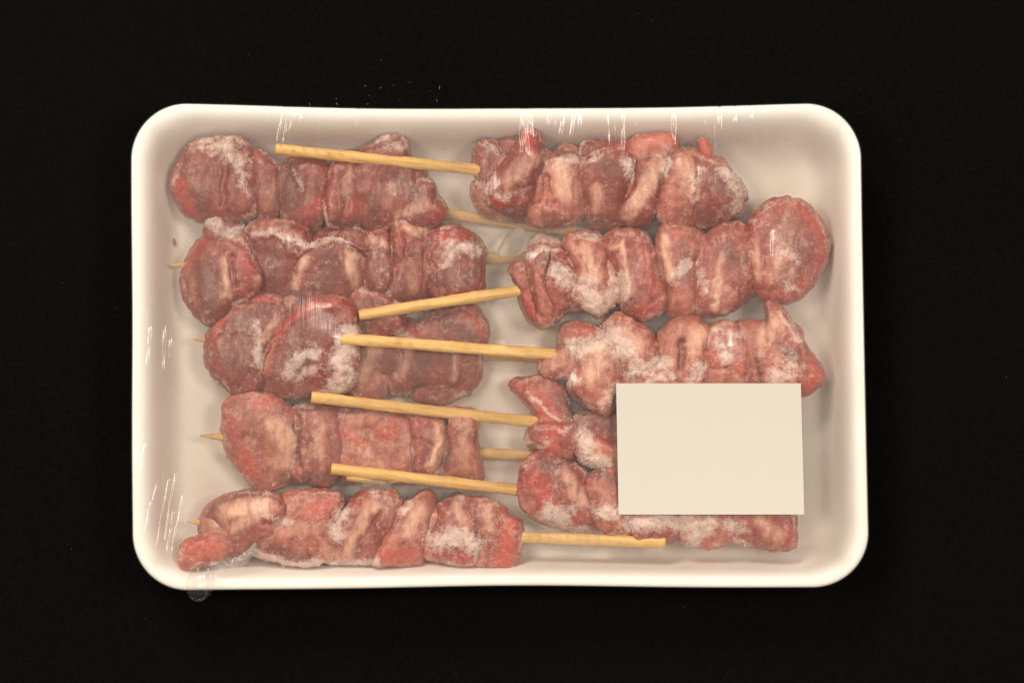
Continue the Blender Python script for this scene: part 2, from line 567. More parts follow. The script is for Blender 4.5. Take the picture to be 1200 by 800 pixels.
    at["frost"] = np.clip(at["frost"] * 0.95 + 0.09 + 0.20 * noise(q, 0.006, 51) + 0.48 * np.exp(-((f - 0.92) / 0.07) ** 2) * (g > -0.1) * np.clip(0.45 + 1.1 * noise(q, 0.0045, 57), 0, 1.1), 0, 1.2)
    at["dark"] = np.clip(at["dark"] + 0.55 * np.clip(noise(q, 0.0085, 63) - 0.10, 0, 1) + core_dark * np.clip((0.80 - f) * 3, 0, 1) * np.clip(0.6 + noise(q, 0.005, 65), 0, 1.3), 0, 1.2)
    o = mesh_obj("meat_piece", v, QF, mat, parent, origin=P(cx, cy, zc))
    for k, a in at.items():
        fattr(o, k, a)
    OBST.append(v[dz > 0])
    return v, at["frost"], nn

def stick(parent, a, b, za, zb, mat, pointed=None, radius=0.00182, seed=0):
    A, B = P(*a, za), P(*b, zb)
    L = np.linalg.norm(B - A); ax = (B - A) / L
    side = np.cross(ax, [0, 0, 1]); side /= np.linalg.norm(side); upv = np.cross(side, ax)
    m, k = 140, 20
    ts = np.linspace(0, 1, m)
    th = np.linspace(0, 2 * math.pi, k, endpoint=False)
    V = []
    for i, t in enumerate(ts):
        d = t * L
        r = radius
        if pointed == 'a':
            r *= min(1.0, 0.07 + (d / 0.0115) ** 0.8)
        elif d < 0.0004:
            r *= 0.93
        if L - d < 0.0004:
            r *= 0.93
        bow = 0.0005 * math.sin(t * math.pi * 1.2 + seed)
        c = A + ax * d + side * bow
        rr = r * (1 + 0.05 * np.sin(3 * th + seed) + 0.03 * np.sin(t * 40 + seed + 2 * th) + 0.03 * np.sin(t * 97 + 5 * th + seed) + 0.04 * np.sin(t * 311 + 3 * th + seed) * np.sin(t * 53 + seed) + 0.10 * math.exp(-((t - 0.22 - 0.05 * math.sin(seed * 5)) / 0.006) ** 2))
        V.append(c + np.outer(np.cos(th) * rr, side) + np.outer(np.sin(th) * rr, upv))
    V = np.concatenate(V)
    F = []
    for i in range(m - 1):
        for j in range(k):
            F.append((i * k + j, i * k + (j + 1) % k, (i + 1) * k + (j + 1) % k, (i + 1) * k + j))
    F += [tuple(range(k))[::-1], tuple(range((m - 1) * k, m * k))]
    o = mesh_obj("stick", V, F, mat, parent)
    # local frame along the stick so that the grain runs lengthwise
    rot = Vector((1, 0, 0)).rotation_difference(Vector(ax)).to_matrix()
    R = np.array(rot)
    co = (V - A) @ R
    o.data.vertices.foreach_set("co", co.astype(np.float32).ravel()); o.data.update()
    o.location = Vector(A) - parent.location
    o.rotation_euler = rot.to_euler()
    OBST.append(V)
    return o

def frost_grains(parent, vs, frs, nns, count, seed):
    r = np.random.default_rng(seed)
    v = np.concatenate(vs); f = np.concatenate(frs); nn = np.concatenate(nns)
    w = np.clip(f - 0.16, 0, 1) ** 1.5 * (nn[:, 2] > -0.2) * np.clip(0.5 + noise(v, 0.0022, seed), 0, 1) + 1e-9
    w = w / w.sum()
    pick = r.choice(len(v), count, p=w)
    base = np.array([[1, 1, 1], [1, -1, -1], [-1, 1, -1], [-1, -1, 1]], float)
    tet = np.array([[0, 1, 2], [0, 3, 1], [0, 2, 3], [1, 3, 2]])
    sz = r.uniform(0.00003, 0.00010, count) * (1 + 0.9 * (r.random(count) > 0.94))
    ax = r.normal(size=(count, 4)); ax /= np.linalg.norm(ax, axis=1)[:, None]
    w_, x, y, z = ax.T
    R = np.stack([np.stack([1 - 2 * (y * y + z * z), 2 * (x * y - z * w_), 2 * (x * z + y * w_)], -1),
                  np.stack([2 * (x * y + z * w_), 1 - 2 * (x * x + z * z), 2 * (y * z - x * w_)], -1),
                  np.stack([2 * (x * z - y * w_), 2 * (y * z + x * w_), 1 - 2 * (x * x + y * y)], -1)], 1)
    stretch = r.uniform(0.5, 1.7, (count, 1, 3))
    pts = np.einsum('nij,nkj->nki', R, base[None] * stretch) * sz[:, None, None]
    jit = r.normal(size=(count, 3)) * 0.00018
    pts = pts + (v[pick] + jit + nn[pick] * 0.00004)[:, None, :]
    F = (tet[None] + (np.arange(count) * 4)[:, None, None]).reshape(-1, 3)
    o = mesh_obj("frost", pts.reshape(-1, 3), F, FROST, parent, smooth=False)
    tag(o, kind="stuff")

G, RI, FA, FR, DK, RD = "groove", "ridge", "fat", "frost", "dark", "red"
SK = []

def sk(label, pieces, strokes, st, zc, h, mats, zs=None, pointed=None, low=False, grains=2600, fade=0.0):
    SK.append(dict(label=label, pieces=pieces, strokes=strokes, st=st, zc=zc, h=h, mats=mats, zs=zs or {}, pointed=pointed, low=low, grains=grains))

# ---- the five on the left side, tips pointing left
sk("left skewer nearest the tray's top edge, round frosty slice at its left end",
   [[(206,210),(211,192),(225,172),(245,160),(265,159),(282,167),(292,182),(297,207),(300,230),(295,250),(270,255),(240,256),(222,252),(212,240),(207,225)],
    [(295,185),(305,178),(317,185),(327,200),(328,225),(325,250),(312,256),(300,250),(294,225)],
    [(328,212),(337,190),(355,182),(375,186),(386,202),(384,230),(380,255),(370,266),(350,265),(332,255),(326,235)],
    [(384,205),(392,190),(405,179),(420,180),(430,200),(427,230),(422,262),(400,268),(384,260),(380,232)],
    [(413,195),(425,178),(440,168),(452,156),(467,155),(476,167),(479,185),(490,205),(494,225),(485,247),(470,260),(450,268),(430,267),(418,255),(411,225)],
    [(470,225),(482,210),(497,211),(507,216),(512,230),(522,243),(521,253),(512,263),(497,267),(475,265),(463,247)]],
   [(DK,10,.9,[(237,218),(236,248)]),(G,4,.9,[(263,185),(260,240)]),(FR,13,.75,[(240,170),(262,172),(280,190)]),(FR,8,.6,[(275,190),(292,225)]),
    (RD,8,1,[(211,212),(215,238),(230,251)]),(DK,12,.9,[(347,198),(338,240)]),(FR,3,.6,[(345,200),(352,222)]),(RD,13,.8,[(374,240),(355,258)]),(FA,7,.6,[(410,192),(404,225)]),
    (RD,10,1,[(417,240),(410,256)]),(DK,9,1,[(440,225),(437,262)]),(DK,13,1,[(470,208),(482,222)]),(FR,8,.6,[(452,165),(470,172)]),
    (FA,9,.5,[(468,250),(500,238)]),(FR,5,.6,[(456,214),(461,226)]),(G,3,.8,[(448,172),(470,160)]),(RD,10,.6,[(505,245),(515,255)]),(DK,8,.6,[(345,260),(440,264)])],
   ((204,203),(758,283)), 10.6, 7.3, (0,), pointed='a', low=True, grains=2200)
sk("left skewer second from top, dark slice with a slit and a bare bamboo tip",
   [[(241,278),(245,258),(254,251),(268,252),(281,260),(289,274),(280,290),(258,290)],
    [(217,312),(226,295),(240,281),(255,277),(272,278),(287,288),(297,305),(303,326),(293,345),(275,356),(260,371),(245,377),(230,367),(221,352),(215,333)],
    [(290,274),(300,262),(320,257),(340,261),(355,268),(362,281),(358,298),(350,318),(342,337),(325,343),(303,343),(297,318),(291,294)],
    [(366,284),(370,270),(392,266),(416,267),(429,278),(430,293),(400,300),(375,298)],
    [(346,302),(363,288),(385,279),(405,279),(425,288),(436,300),(433,327),(420,346),(395,356),(365,354),(346,342),(342,320)],
    [(427,281),(437,272),(452,270),(459,290),(462,312),(458,337),(440,345),(427,332)],
    [(459,272),(466,261),(482,260),(504,267),(507,292),(507,330),(500,351),(476,356),(455,348),(459,315)],
    [(504,275),(520,269),(540,269),(557,277),(566,295),(568,317),(565,338),(550,348),(520,351),(503,341),(500,308)]],
   [(RD,7,1,[(220,315),(227,294),(240,282)]),(DK,20,.9,[(243,318),(250,362)]),(G,4,1.1,[(270,303),(275,332)]),(FA,7,.7,[(264,308),(267,345)]),
    (RD,9,.9,[(284,294),(294,325)]),(FR,8,.9,[(247,260),(262,272),(280,268)]),(FR,6,.8,[(300,274),(318,271),(340,280),(358,290)]),(RI,4,.8,[(300,276),(318,273),(340,281),(358,291)]),
    (DK,16,.6,[(318,298),(318,332)]),(FA,7,.8,[(357,305),(345,335)]),(RI,4,.9,[(350,298),(375,285),(400,281),(430,296)]),(FR,5,.6,[(360,290),(385,283),(410,284)]),
    (DK,16,1,[(388,302),(376,342)]),(FA,9,.8,[(410,297),(414,332)]),(FA,8,.7,[(434,280),(449,284)]),(FA,7,1,[(474,264),(488,274),(500,266)]),(RI,4,.7,[(474,264),(488,274)]),
    (G,3,.8,[(473,275),(477,302)]),(RD,9,.7,[(467,266),(469,290)]),(FA,10,.35,[(482,310),(484,340)]),(RD,9,.9,[(518,278),(548,275)]),(DK,17,1,[(520,330),(548,326)]),
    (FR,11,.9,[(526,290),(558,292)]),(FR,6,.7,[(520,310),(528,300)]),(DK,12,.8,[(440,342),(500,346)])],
   ((199,309),(757,301)), 10.8, 7.4, (0,), {0:(9.5,6.0),3:(10,6.5)}, pointed='a', low=True, grains=2600)
sk("left skewer in the middle row, two big overlapping slices at its left end",
   [[(244,400),(248,388),(260,367),(277,349),(295,342),(319,346),(331,357),(332,376),(322,398),(310,425),(306,448),(292,457),(275,456),(260,444),(249,436),(244,420)],
    [(325,350),(337,343),(352,345),(350,356),(338,368),(326,366)],
    [(397,346),(407,335),(425,334),(445,338),(462,350),(472,368),(468,387),(440,394),(415,387),(402,366)],
    [(412,390),(440,378),(464,385),(468,410),(463,440),(447,462),(420,464),(408,450),(410,420)],
    [(463,384),(475,377),(490,380),(499,395),(498,420),(490,446),(478,460),(460,461),(455,440),(459,410)],
    [(490,386),(505,372),(525,362),(545,360),(562,368),(570,385),(568,402),(562,415),(562,440),(552,456),(530,466),(505,468),(487,460),(488,430),(486,405)],
    [(311,420),(322,392),(337,370),(357,355),(377,349),(395,351),(410,360),(416,377),(418,398),(419,420),(411,445),(395,457),(365,461),(330,461),(308,453),(306,436)]],
   [(RD,6,1,[(250,402),(256,378),(270,358),(290,347),(322,351)]),(RI,6,.9,[(250,402),(256,378),(270,358),(290,347),(322,351)]),(DK,18,.75,[(278,375),(300,372)]),(DK,16,.8,[(268,420),(292,432)]),
    (FA,6,.7,[(325,368),(308,398)]),(FR,6,.9,[(300,383),(304,408),(300,425)]),(RD,6,1,[(312,437),(318,405),(335,378),(360,360),(390,354)]),(RI,7,1,[(312,437),(318,405),(335,378),(360,360),(390,354)]),
    (DK,18,.6,[(380,372),(350,420)]),(FR,9,1,[(337,437),(352,420),(370,414)]),(FR,8,.8,[(352,440),(372,430)]),(FR,14,1,[(408,392),(399,425),(406,442),(390,455)]),(G,4,.9,[(345,442),(365,426)]),
    (RD,9,.7,[(412,346),(440,344)]),(FR,5,.7,[(402,348),(412,337),(440,342)]),(FA,11,.6,[(442,402),(425,440)]),(FA,8,.7,[(480,402),(470,440)]),(FR,6,.6,[(470,390),(480,400)]),
    (DK,11,.9,[(500,410),(490,450)]),(DK,18,.8,[(522,380),(545,398)]),(RD,7,.9,[(548,363),(566,380),(566,398)]),(FA,7,.6,[(535,412),(532,442)]),(G,4,.8,[(560,415),(545,418)]),(RD,8,.6,[(475,385),(492,390)])],
   ((226,398),(784,427)), 10.2, 7.0, (0,2), {6:(12.0,7.8),3:(8.6,5.6),4:(8.4,5.4),5:(8.4,5.4),2:(10.5,6.8),1:(10,4)}, pointed='a', low=True, grains=2800)
sk("left skewer fourth from top, smooth red rounded end and long bare tip",
   [[(263,495),(264,480),(272,469),(290,462),(315,464),(335,477),(350,495),(356,517),(352,540),(340,560),(315,571),(300,570),(285,553),(272,536),(265,515)],
    [(345,482),(365,473),(390,475),(402,490),(406,520),(401,550),(385,566),(360,566),(343,556),(346,515)],
    [(393,490),(415,475),(445,474),(470,480),(487,490),(490,520),(485,547),(470,561),(430,563),(405,561),(393,545),(396,515)],
    [(482,492),(500,486),(520,492),(526,512),(518,548),(506,558),(487,550),(483,520)],
    [(525,486),(540,480),(556,483),(560,500),(561,525),(565,559),(541,562),(517,556),(526,520)]],
   [(RD,13,1,[(274,488),(278,518),(292,552)]),(RD,9,.8,[(285,470),(312,474)]),(FA,14,1,[(322,500),(338,512),(330,542)]),(DK,9,.7,[(346,500),(350,532)]),(FA,9,.7,[(375,492),(374,532)]),
    (RD,11,.9,[(402,508),(422,520)]),(FA,11,.8,[(432,530),(446,555)]),(RD,14,.8,[(448,508),(472,498)]),(FA,9,1,[(514,498),(516,520),(506,546)]),(RI,5,.8,[(514,498),(516,520),(506,546)]),
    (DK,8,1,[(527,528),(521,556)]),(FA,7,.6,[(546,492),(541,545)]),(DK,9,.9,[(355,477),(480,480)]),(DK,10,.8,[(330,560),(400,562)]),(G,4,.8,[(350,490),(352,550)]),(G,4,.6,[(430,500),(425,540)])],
   ((234,512),(792,541)), 9.6, 6.6, (2,1), pointed='a', low=True, grains=900)
sk("left skewer along the tray's bottom edge, its bare stick running out to the right",
   [[(212,655),(216,638),(232,629),(255,621),(282,630),(278,647),(252,658),(231,668),(217,673)],
    [(239,606),(247,592),(265,582),(290,576),(318,579),(332,596),(325,622),(302,641),(280,653),(260,653),(245,640),(237,622)],
    [(295,616),(313,602),(335,579),(365,576),(396,580),(396,604),(385,625),(393,645),(364,662),(335,658),(305,648),(293,634)],
    [(400,602),(425,577),(457,575),(468,592),(459,620),(448,640),(440,659),(400,660),(378,650),(384,625)],
    [(470,594),(500,576),(510,595),(497,640),(488,658),(442,660),(449,632),(462,610)],
    [(505,610),(520,587),(542,581),(550,602),(562,617),(561,640),(551,661),(522,657),(492,650),(494,633)],
    [(549,587),(575,586),(590,595),(597,605),(607,612),(610,632),(601,662),(585,670),(553,665),(558,640),(550,609)]],
   [(RD,16,1.1,[(222,642),(252,640)]),(FA,15,1.1,[(263,600),(285,597),(312,592)]),(FA,10,.9,[(275,617),(295,607)]),(DK,5,.8,[(243,602),(268,582),(300,577)]),(DK,9,1,[(302,638),(272,655)]),
    (RD,12,.8,[(368,596),(388,590)]),(DK,9,.9,[(318,645),(362,652)]),(FA,10,.6,[(328,620),(372,618)]),(FR,10,.9,[(396,632),(391,615),(406,600)]),(FR,5,.9,[(300,650),(340,660),(400,660),(440,658)]),
    (FA,10,.8,[(408,645),(425,612),(436,590)]),(G,4,1,[(420,640),(445,600)]),(FA,11,.9,[(492,595),(478,622)]),(RD,10,.9,[(450,650),(482,650)]),(FA,10,.8,[(535,592),(545,608)]),
    (FR,13,1,[(508,634),(540,628),(555,640)]),(RD,11,1,[(498,646),(545,656)]),(DK,4,.9,[(558,610),(566,640)]),(FA,7,.6,[(568,594),(574,618)]),(RD,14,1,[(597,618),(590,658)]),(FR,5,.8,[(470,600),(480,590)]),
    (G,3,.8,[(582,600),(588,612)]),(FA,8,.7,[(385,648),(410,652)]),(FR,6,.6,[(310,605),(340,612)])],
   ((219,610),(780,637)), 11.4, 7.8, (1,2), {0:(12.0,6.4)}, pointed='a', grains=2800)
# ---- the five on the right side, bare sticks pointing left
sk("right skewer nearest the tray's top edge, bare stick ending at upper left",
   [[(556,180),(563,166),(576,165),(592,172),(597,190),(589,212),(572,217),(559,206)],
    [(553,219),(562,211),(580,213),(605,230),(613,250),(602,259),(580,254),(560,243)],
    [(580,167),(595,160),(612,163),(616,178),(601,192),(586,182)],
    [(649,180),(662,169),(677,174),(681,188),(668,200),(652,194)],
    [(681,186),(685,168),(714,164),(736,168),(737,186),(706,192)],
    [(637,198),(650,185),(667,181),(681,192),(680,217),(684,246),(668,262),(632,263),(618,252),(634,227)],
    [(680,193),(688,182),(707,172),(730,173),(744,186),(741,210),(735,232),(723,262),(692,262),(682,237),(676,215)],
    [(732,178),(748,158),(775,153),(789,158),(793,176),(785,196),(764,200),(744,193)],
    [(744,190),(757,182),(777,175),(788,186),(781,215),(770,242),(757,262),(727,262),(720,250),(739,221)],
    [(776,213),(787,183),(805,177),(821,185),(824,210),(822,236),(807,263),(782,263),(769,247)],
    [(815,187),(832,187),(852,197),(866,211),(873,228),(868,246),(851,258),(826,265),(806,260),(810,222)],
    [(817,166),(824,162),(830,167),(835,178),(832,187),(825,186),(820,178)],
    [(569,230),(576,211),(590,192),(604,174),(611,160),(621,150),(633,160),(639,176),(641,190),(633,208),(625,233),(611,256),(589,246)]],
   [(RD,9,.7,[(563,180),(570,202)]),(FR,5,.6,[(568,170),(590,180)]),(FR,8,.8,[(578,228),(595,230)]),(FA,12,.6,[(598,212),(624,185)]),(RD,7,.9,[(617,158),(622,172)]),(DK,9,.9,[(598,250),(612,247)]),
    (FA,16,.9,[(655,198),(661,225)]),(RD,9,.6,[(588,240),(576,236)]),(DK,15,.8,[(708,193),(735,198)]),(FR,7,.8,[(733,188),(737,206)]),(FA,10,.6,[(702,245),(700,222)]),(FR,5,.6,[(684,195),(700,182)]),
    (FA,12,.9,[(772,188),(757,222),(738,250)]),(RD,13,1.1,[(745,170),(783,164)]),(FA,10,.45,[(750,168),(780,164)]),(DK,9,1,[(783,185),(776,205)]),(FR,6,1,[(779,201),(783,190)]),(FA,12,.7,[(800,190),(812,218)]),
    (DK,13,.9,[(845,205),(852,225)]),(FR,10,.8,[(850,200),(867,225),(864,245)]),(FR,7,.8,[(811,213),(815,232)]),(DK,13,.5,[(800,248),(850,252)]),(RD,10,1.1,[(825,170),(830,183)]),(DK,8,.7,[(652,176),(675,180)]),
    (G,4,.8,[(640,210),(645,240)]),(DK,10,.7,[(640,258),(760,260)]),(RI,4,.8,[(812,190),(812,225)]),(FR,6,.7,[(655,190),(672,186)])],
   ((323,173),(850,233)), 12.2, 8.6, (1,0), {0:(10.5,7),1:(10,6.5),2:(11,6),3:(10.5,6),4:(10.5,7),7:(12.4,7.2),11:(13,5),12:(13.4,8.6)}, grains=2600)
sk("right skewer second from top, ending in a round slice at the right",
   [[(620,290),(632,276),(647,279),(661,288),(660,302),(640,308),(622,304)],
    [(597,318),(607,308),(617,312),(623,335),(629,355),(634,379),(620,374),(611,356),(607,338)],
    [(617,302),(630,289),(645,292),(641,312),(640,335),(646,352),(652,368),(642,381),(631,381),(623,355),(618,328)],
    [(636,300),(652,292),(671,304),(684,327),(672,349),(655,371),(644,374),(636,352),(632,328)],
    [(663,284),(677,275),(700,277),(711,291),(715,313),(722,340),(724,352),(702,368),(685,361),(670,347),(676,325),(669,302)],
    [(711,291),(720,275),(735,270),(755,275),(766,292),(775,315),(787,342),(787,356),(762,370),(745,370),(729,360),(729,337),(718,312)],
    [(770,284),(778,267),(797,265),(815,270),(824,286),(820,308),(819,335),(814,362),(787,367),(784,345),(774,318)],
    [(820,292),(835,272),(850,263),(868,265),(882,278),(888,300),(886,325),(873,347),(855,363),(830,368),(814,361),(816,330)],
    [(870,285),(885,268),(899,280),(902,310),(896,336),(880,342),(869,322)],
    [(881,270),(888,252),(902,241),(925,237),(945,244),(960,257),(968,276),(968,298),(960,317),(947,336),(930,350),(907,351),(890,341),(881,315),(878,292)]],
   [(FR,5,.8,[(619,302),(632,290),(648,296)]),(RI,4,1,[(624,300),(636,292)]),(G,4,1.1,[(622,312),(627,345),(633,372)]),(DK,8,.8,[(634,306),(646,300)]),(FR,13,.8,[(650,318),(668,332)]),(DK,13,.5,[(650,312),(668,326)]),
    (RI,4,.9,[(645,300),(662,310),(682,330)]),(FA,11,1,[(684,292),(696,322)]),(FR,16,1.1,[(686,340),(700,356),(712,350)]),(FR,8,1,[(718,330),(733,345),(730,322)]),(RI,4,1,[(716,292),(726,285),(736,310),(738,345)]),
    (FA,6,1,[(716,290),(726,285),(736,310),(739,345)]),(RD,10,.7,[(754,298),(766,338)]),(RD,11,.8,[(775,360),(750,366)]),(FA,9,.9,[(780,280),(783,322)]),(DK,13,.6,[(800,292),(806,322)]),(FR,7,.7,[(793,322),(810,308)]),
    (G,4,1,[(769,300),(783,342)]),(FA,9,1,[(841,328),(838,358)]),(FA,6,.7,[(849,298),(840,330)]),(DK,14,.7,[(855,288),(864,302)]),(FR,7,.6,[(820,320),(826,342)]),(RD,6,1,[(935,242),(958,262),(964,290),(955,315),(935,342)]),
    (DK,20,.6,[(924,263),(938,292)]),(FA,14,.5,[(915,302),(905,322)]),(FR,9,.5,[(908,282),(930,302)]),(RD,9,1,[(908,346),(932,347)]),(FR,4,.9,[(922,337),(936,341)]),(FR,5,.7,[(622,283),(635,275),(655,284)]),
    (RD,7,.8,[(618,345),(625,368)]),(FR,5,.6,[(672,278),(700,278)]),(FR,5,.6,[(722,275),(750,274)]),(FA,9,.6,[(885,290),(890,320)]),(G,3,.8,[(842,330),(834,355)])],
   ((421,371),(948,290)), 12.4, 8.8, (1,2), {0:(11,6.5),1:(12,7),8:(11.5,7)}, grains=3200)
sk("right skewer third from top, heavily frosted, last piece a pointed triangle",
   [[(656,402),(660,382),(677,378),(700,384),(707,396),(688,410),(665,412)],
    [(707,390),(718,373),(735,370),(752,381),(765,394),(773,412),(767,442),(742,450),(720,430)],
    [(770,406),(778,385),(795,372),(815,375),(831,390),(829,410),(828,437),(822,462),(790,466),(768,456)],
    [(828,406),(837,385),(853,379),(870,391),(883,412),(889,445),(881,470),(850,474),(826,464)],
    [(897,353),(906,354),(920,366),(937,392),(953,420),(962,438),(956,450),(942,460),(915,463),(893,452),(882,412),(892,398),(898,376)],
    [(675,412),(695,397),(722,391),(738,408),(732,434),(728,460),(711,483),(690,473),(669,455),(674,430)],
    [(632,428),(642,412),(667,405),(677,418),(667,435),(648,441),(636,437)],
    [(735,425),(765,418),(790,425),(805,450),(790,475),(755,478),(732,460)]],
   [(FR,13,1.2,[(676,410),(700,402),(722,395),(733,412)]),(FA,13,1,[(690,442),(701,425),(700,412)]),(FA,13,.8,[(735,393),(746,405)]),(FR,11,1,[(742,432),(780,425)]),(FA,13,1.1,[(823,388),(812,408)]),(DK,5,1,[(797,398),(797,430)]),
    (G,4,1,[(797,398),(798,432)]),(FR,9,1,[(820,430),(812,446)]),(FR,10,1,[(843,403),(852,420)]),(RD,7,.8,[(834,415),(866,430)]),(FA,11,1.1,[(906,376),(895,398)]),(FR,14,.9,[(928,432),(908,446)]),(DK,9,.7,[(913,408),(932,420)]),
    (RD,6,1,[(951,423),(959,440),(944,456)]),(FR,4,1,[(914,368),(937,398)]),(FR,8,1,[(660,450),(671,445)]),(FR,8,.8,[(720,455),(705,475)]),(FA,10,.6,[(640,432),(658,420)]),(RD,9,.6,[(665,392),(690,388)]),(FR,5,.7,[(838,386),(868,394)]),
    (FR,5,.9,[(665,400),(680,398)]),(DK,9,.8,[(735,435),(742,442)]),(DK,6,.8,[(885,420),(890,440)]),(FR,9,.9,[(785,440),(760,445)])],
   ((400,398),(957,433)), 12.6, 8.6, (1,), {0:(11.5,7),4:(12.5,8.4),6:(13.4,5.4),7:(13,7.6)}, grains=5200)
sk("right skewer fourth from top, mostly hidden by the blank label, raw red piece at left",
   [[(602,453),(617,445),(640,442),(660,458),(667,480),(670,505),(677,515),(670,532),(652,533),(620,520),(619,503),(629,492),(621,477),(610,465)],
    [(672,492),(690,482),(722,481),(752,485),(756,515),(740,532),(700,528),(674,510)],
    [(676,512),(695,505),(720,520),(745,522),(748,545),(722,552),(698,546),(678,536)],
    [(745,480),(790,476),(800,500),(796,535),(770,545),(745,535)],
    [(790,478),(835,475),(848,500),(842,535),(810,545),(792,530)],
    [(838,478),(880,474),(905,495),(902,530),(865,545),(840,532)]],
   [(RD,16,1.1,[(613,458),(635,475),(650,500),(645,522)]),(FR,2.5,1,[(615,460),(635,478),(657,492)]),(G,3,.8,[(632,500),(660,498)]),(DK,14,1,[(660,465),(685,482)]),(DK,14,.7,[(690,490),(720,492)]),(FA,12,.9,[(690,520),(706,538)]),
    (FR,11,1,[(684,508),(690,540),(712,546)]),(RD,6,1,[(703,518),(712,526)]),(FR,4,.8,[(630,522),(640,518)]),(FR,3,.8,[(655,505),(668,500)])],
   ((365,463),(900,525)), 11.0, 7.2, (2,), {0:(10.5,6.4),1:(10,6.5)}, grains=1600)
sk("right skewer along the tray's bottom edge, crusted with white frost below the label",
   [[(614,566),(616,545),(624,535),(645,534),(680,549),(692,570),(696,592),(697,616),(680,620),(652,615),(627,605),(612,593)],
    [(690,562),(718,546),(745,560),(752,600),(742,623),(715,625),(701,613),(694,590)],
    [(738,560),(780,550),(802,580),(802,620),(786,632),(760,631),(742,625)],
    [(792,560),(832,555),(862,580),(867,620),(851,635),(820,638),(800,632),(790,610)],
    [(845,625),(850,590),(872,560),(910,565),(926,590),(931,626),(927,640),(910,642),(880,636)]],
   [(RD,15,1,[(630,560),(642,592)]),(FA,9,.8,[(660,550),(682,588)]),(DK,11,.9,[(638,540),(665,545)]),(FR,12,1.2,[(643,598),(658,606)]),(FR,9,1.1,[(703,600),(722,602)]),(FR,11,1.2,[(740,612),(780,612),(830,615),(815,630)]),
    (RD,9,.9,[(800,637),(838,636)]),(FA,10,.8,[(893,610),(912,632)]),(RD,8,.9,[(926,622),(926,636)]),(DK,12,.9,[(700,555),(722,560)]),(FR,4,1,[(673,594),(676,600)]),(RD,9,.8,[(690,605),(668,610)]),(FR,4,.8,[(660,617),(690,620)]),
    (FR,8,.8,[(855,615),(870,618)]),(RD,8,.8,[(735,600),(745,604)])],
   ((388,548),(905,614)), 11.4, 7.6, (2,1), {0:(11,7)}, grains=5200)

seed = 11
for si, s in enumerate(SK):
    (ax, ay), (bx, by) = s["st"]
    base = P(*np.mean([np.mean(p, 0) for p in s["pieces"]], 0), TRAY_FLOOR)
    root = empty("meat_skewer", base)
    tag(root, s["label"], "skewer", "frozen meat skewers in the foam tray")
    vs, frs, nns = [], [], []
    for i, poly in enumerate(s["pieces"]):
        zc, h = s["zs"].get(i, (s["zc"], s["h"]))
        seed += 1
        rr = random.Random(seed)
        zc += rr.uniform(-0.3, 0.3)
        v, fr, nn = meat_piece(root, poly, zc * MM, h * MM, s["strokes"], MEAT[s["mats"][seed % len(s["mats"])]], seed,
                               core_dark={0: 0.14, 1: 0.04, 2: 0.08}[s['mats'][seed % len(s['mats'])]], tilt=(rr.uniform(-.30, .30), rr.uniform(-.14, .06)))
        vs.append(v); frs.append(fr); nns.append(nn)
    # inner pieces packed along the stick, seen only in the gaps between the outer ones
    allp = np.concatenate([np.array(p, float) for p in s["pieces"]])
    x0, x1 = allp[:, 0].min() + 32, allp[:, 0].max() - 34
    nsub = 4
    for i in range(nsub):
        xa_, xb_ = x0 + (x1 - x0) * i / nsub - 8, x0 + (x1 - x0) * (i + 1) / nsub + 8
        loc = np.concatenate([np.array(smooth_closed(p)) for p in s["pieces"]])
        loc = loc[(loc[:, 0] > xa_) & (loc[:, 0] < xb_)]
        ya_, yb_ = np.percentile(loc[:, 1], 22) + 4, np.percentile(loc[:, 1], 84) - 4
        seed += 1
        xm, ym = (xa_ + xb_) / 2, (ya_ + yb_) / 2
        poly = [(xa_, ya_ + 8), (xm, ya_), (xb_, ya_ + 8), (xb_ + 2, ym), (xb_, yb_ - 8), (xm, yb_), (xa_, yb_ - 8), (xa_ - 2, ym)]
        meat_piece(root, poly, (s["zc"] - 1.0) * MM, (s["h"] - 1.5) * MM, s["strokes"], MEAT[s["mats"][0]], seed, grow=1.0, inner=True)
    if s["pointed"]:
        za, zb = (11.5 * MM, 5.4 * MM) if si != 4 else (12.0 * MM, 16.0 * MM)
    else:
        za, zb = {5: (19.5, 10.0), 6: (18.8, 11.5), 7: (21.2, 10.5), 8: (18.4, 7.0), 9: (18.6, 7.5)}[si]
        za, zb = za * MM, zb * MM
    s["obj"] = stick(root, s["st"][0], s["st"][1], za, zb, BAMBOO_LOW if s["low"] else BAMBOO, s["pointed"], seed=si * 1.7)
    frost_grains(root, vs, frs, nns, int(s["grains"] * 2.2), 100 + si)

# ------------------------------------------------------------------ cling film stretched over everything
CELL = 3.0
GX0, GY0, GW, GH = 140.0, 105.0, 300, 202
obst = np.full((GH, GW), TRAY_FLOOR)
ov = np.concatenate(OBST)
ox, oy = to_px(ov)
ci = np.clip(np.round((ox - GX0) / CELL).astype(int), 0, GW - 1)
cj = np.clip(np.round((oy - GY0) / CELL).astype(int), 0, GH - 1)
np.maximum.at(obst, (cj, ci), ov[:, 2])
rim_i = ring_px(8, NS, NC)
yy, xx = np.mgrid[0:GH, 0:GW]
gxp, gyp = GX0 + xx * CELL, GY0 + yy * CELL
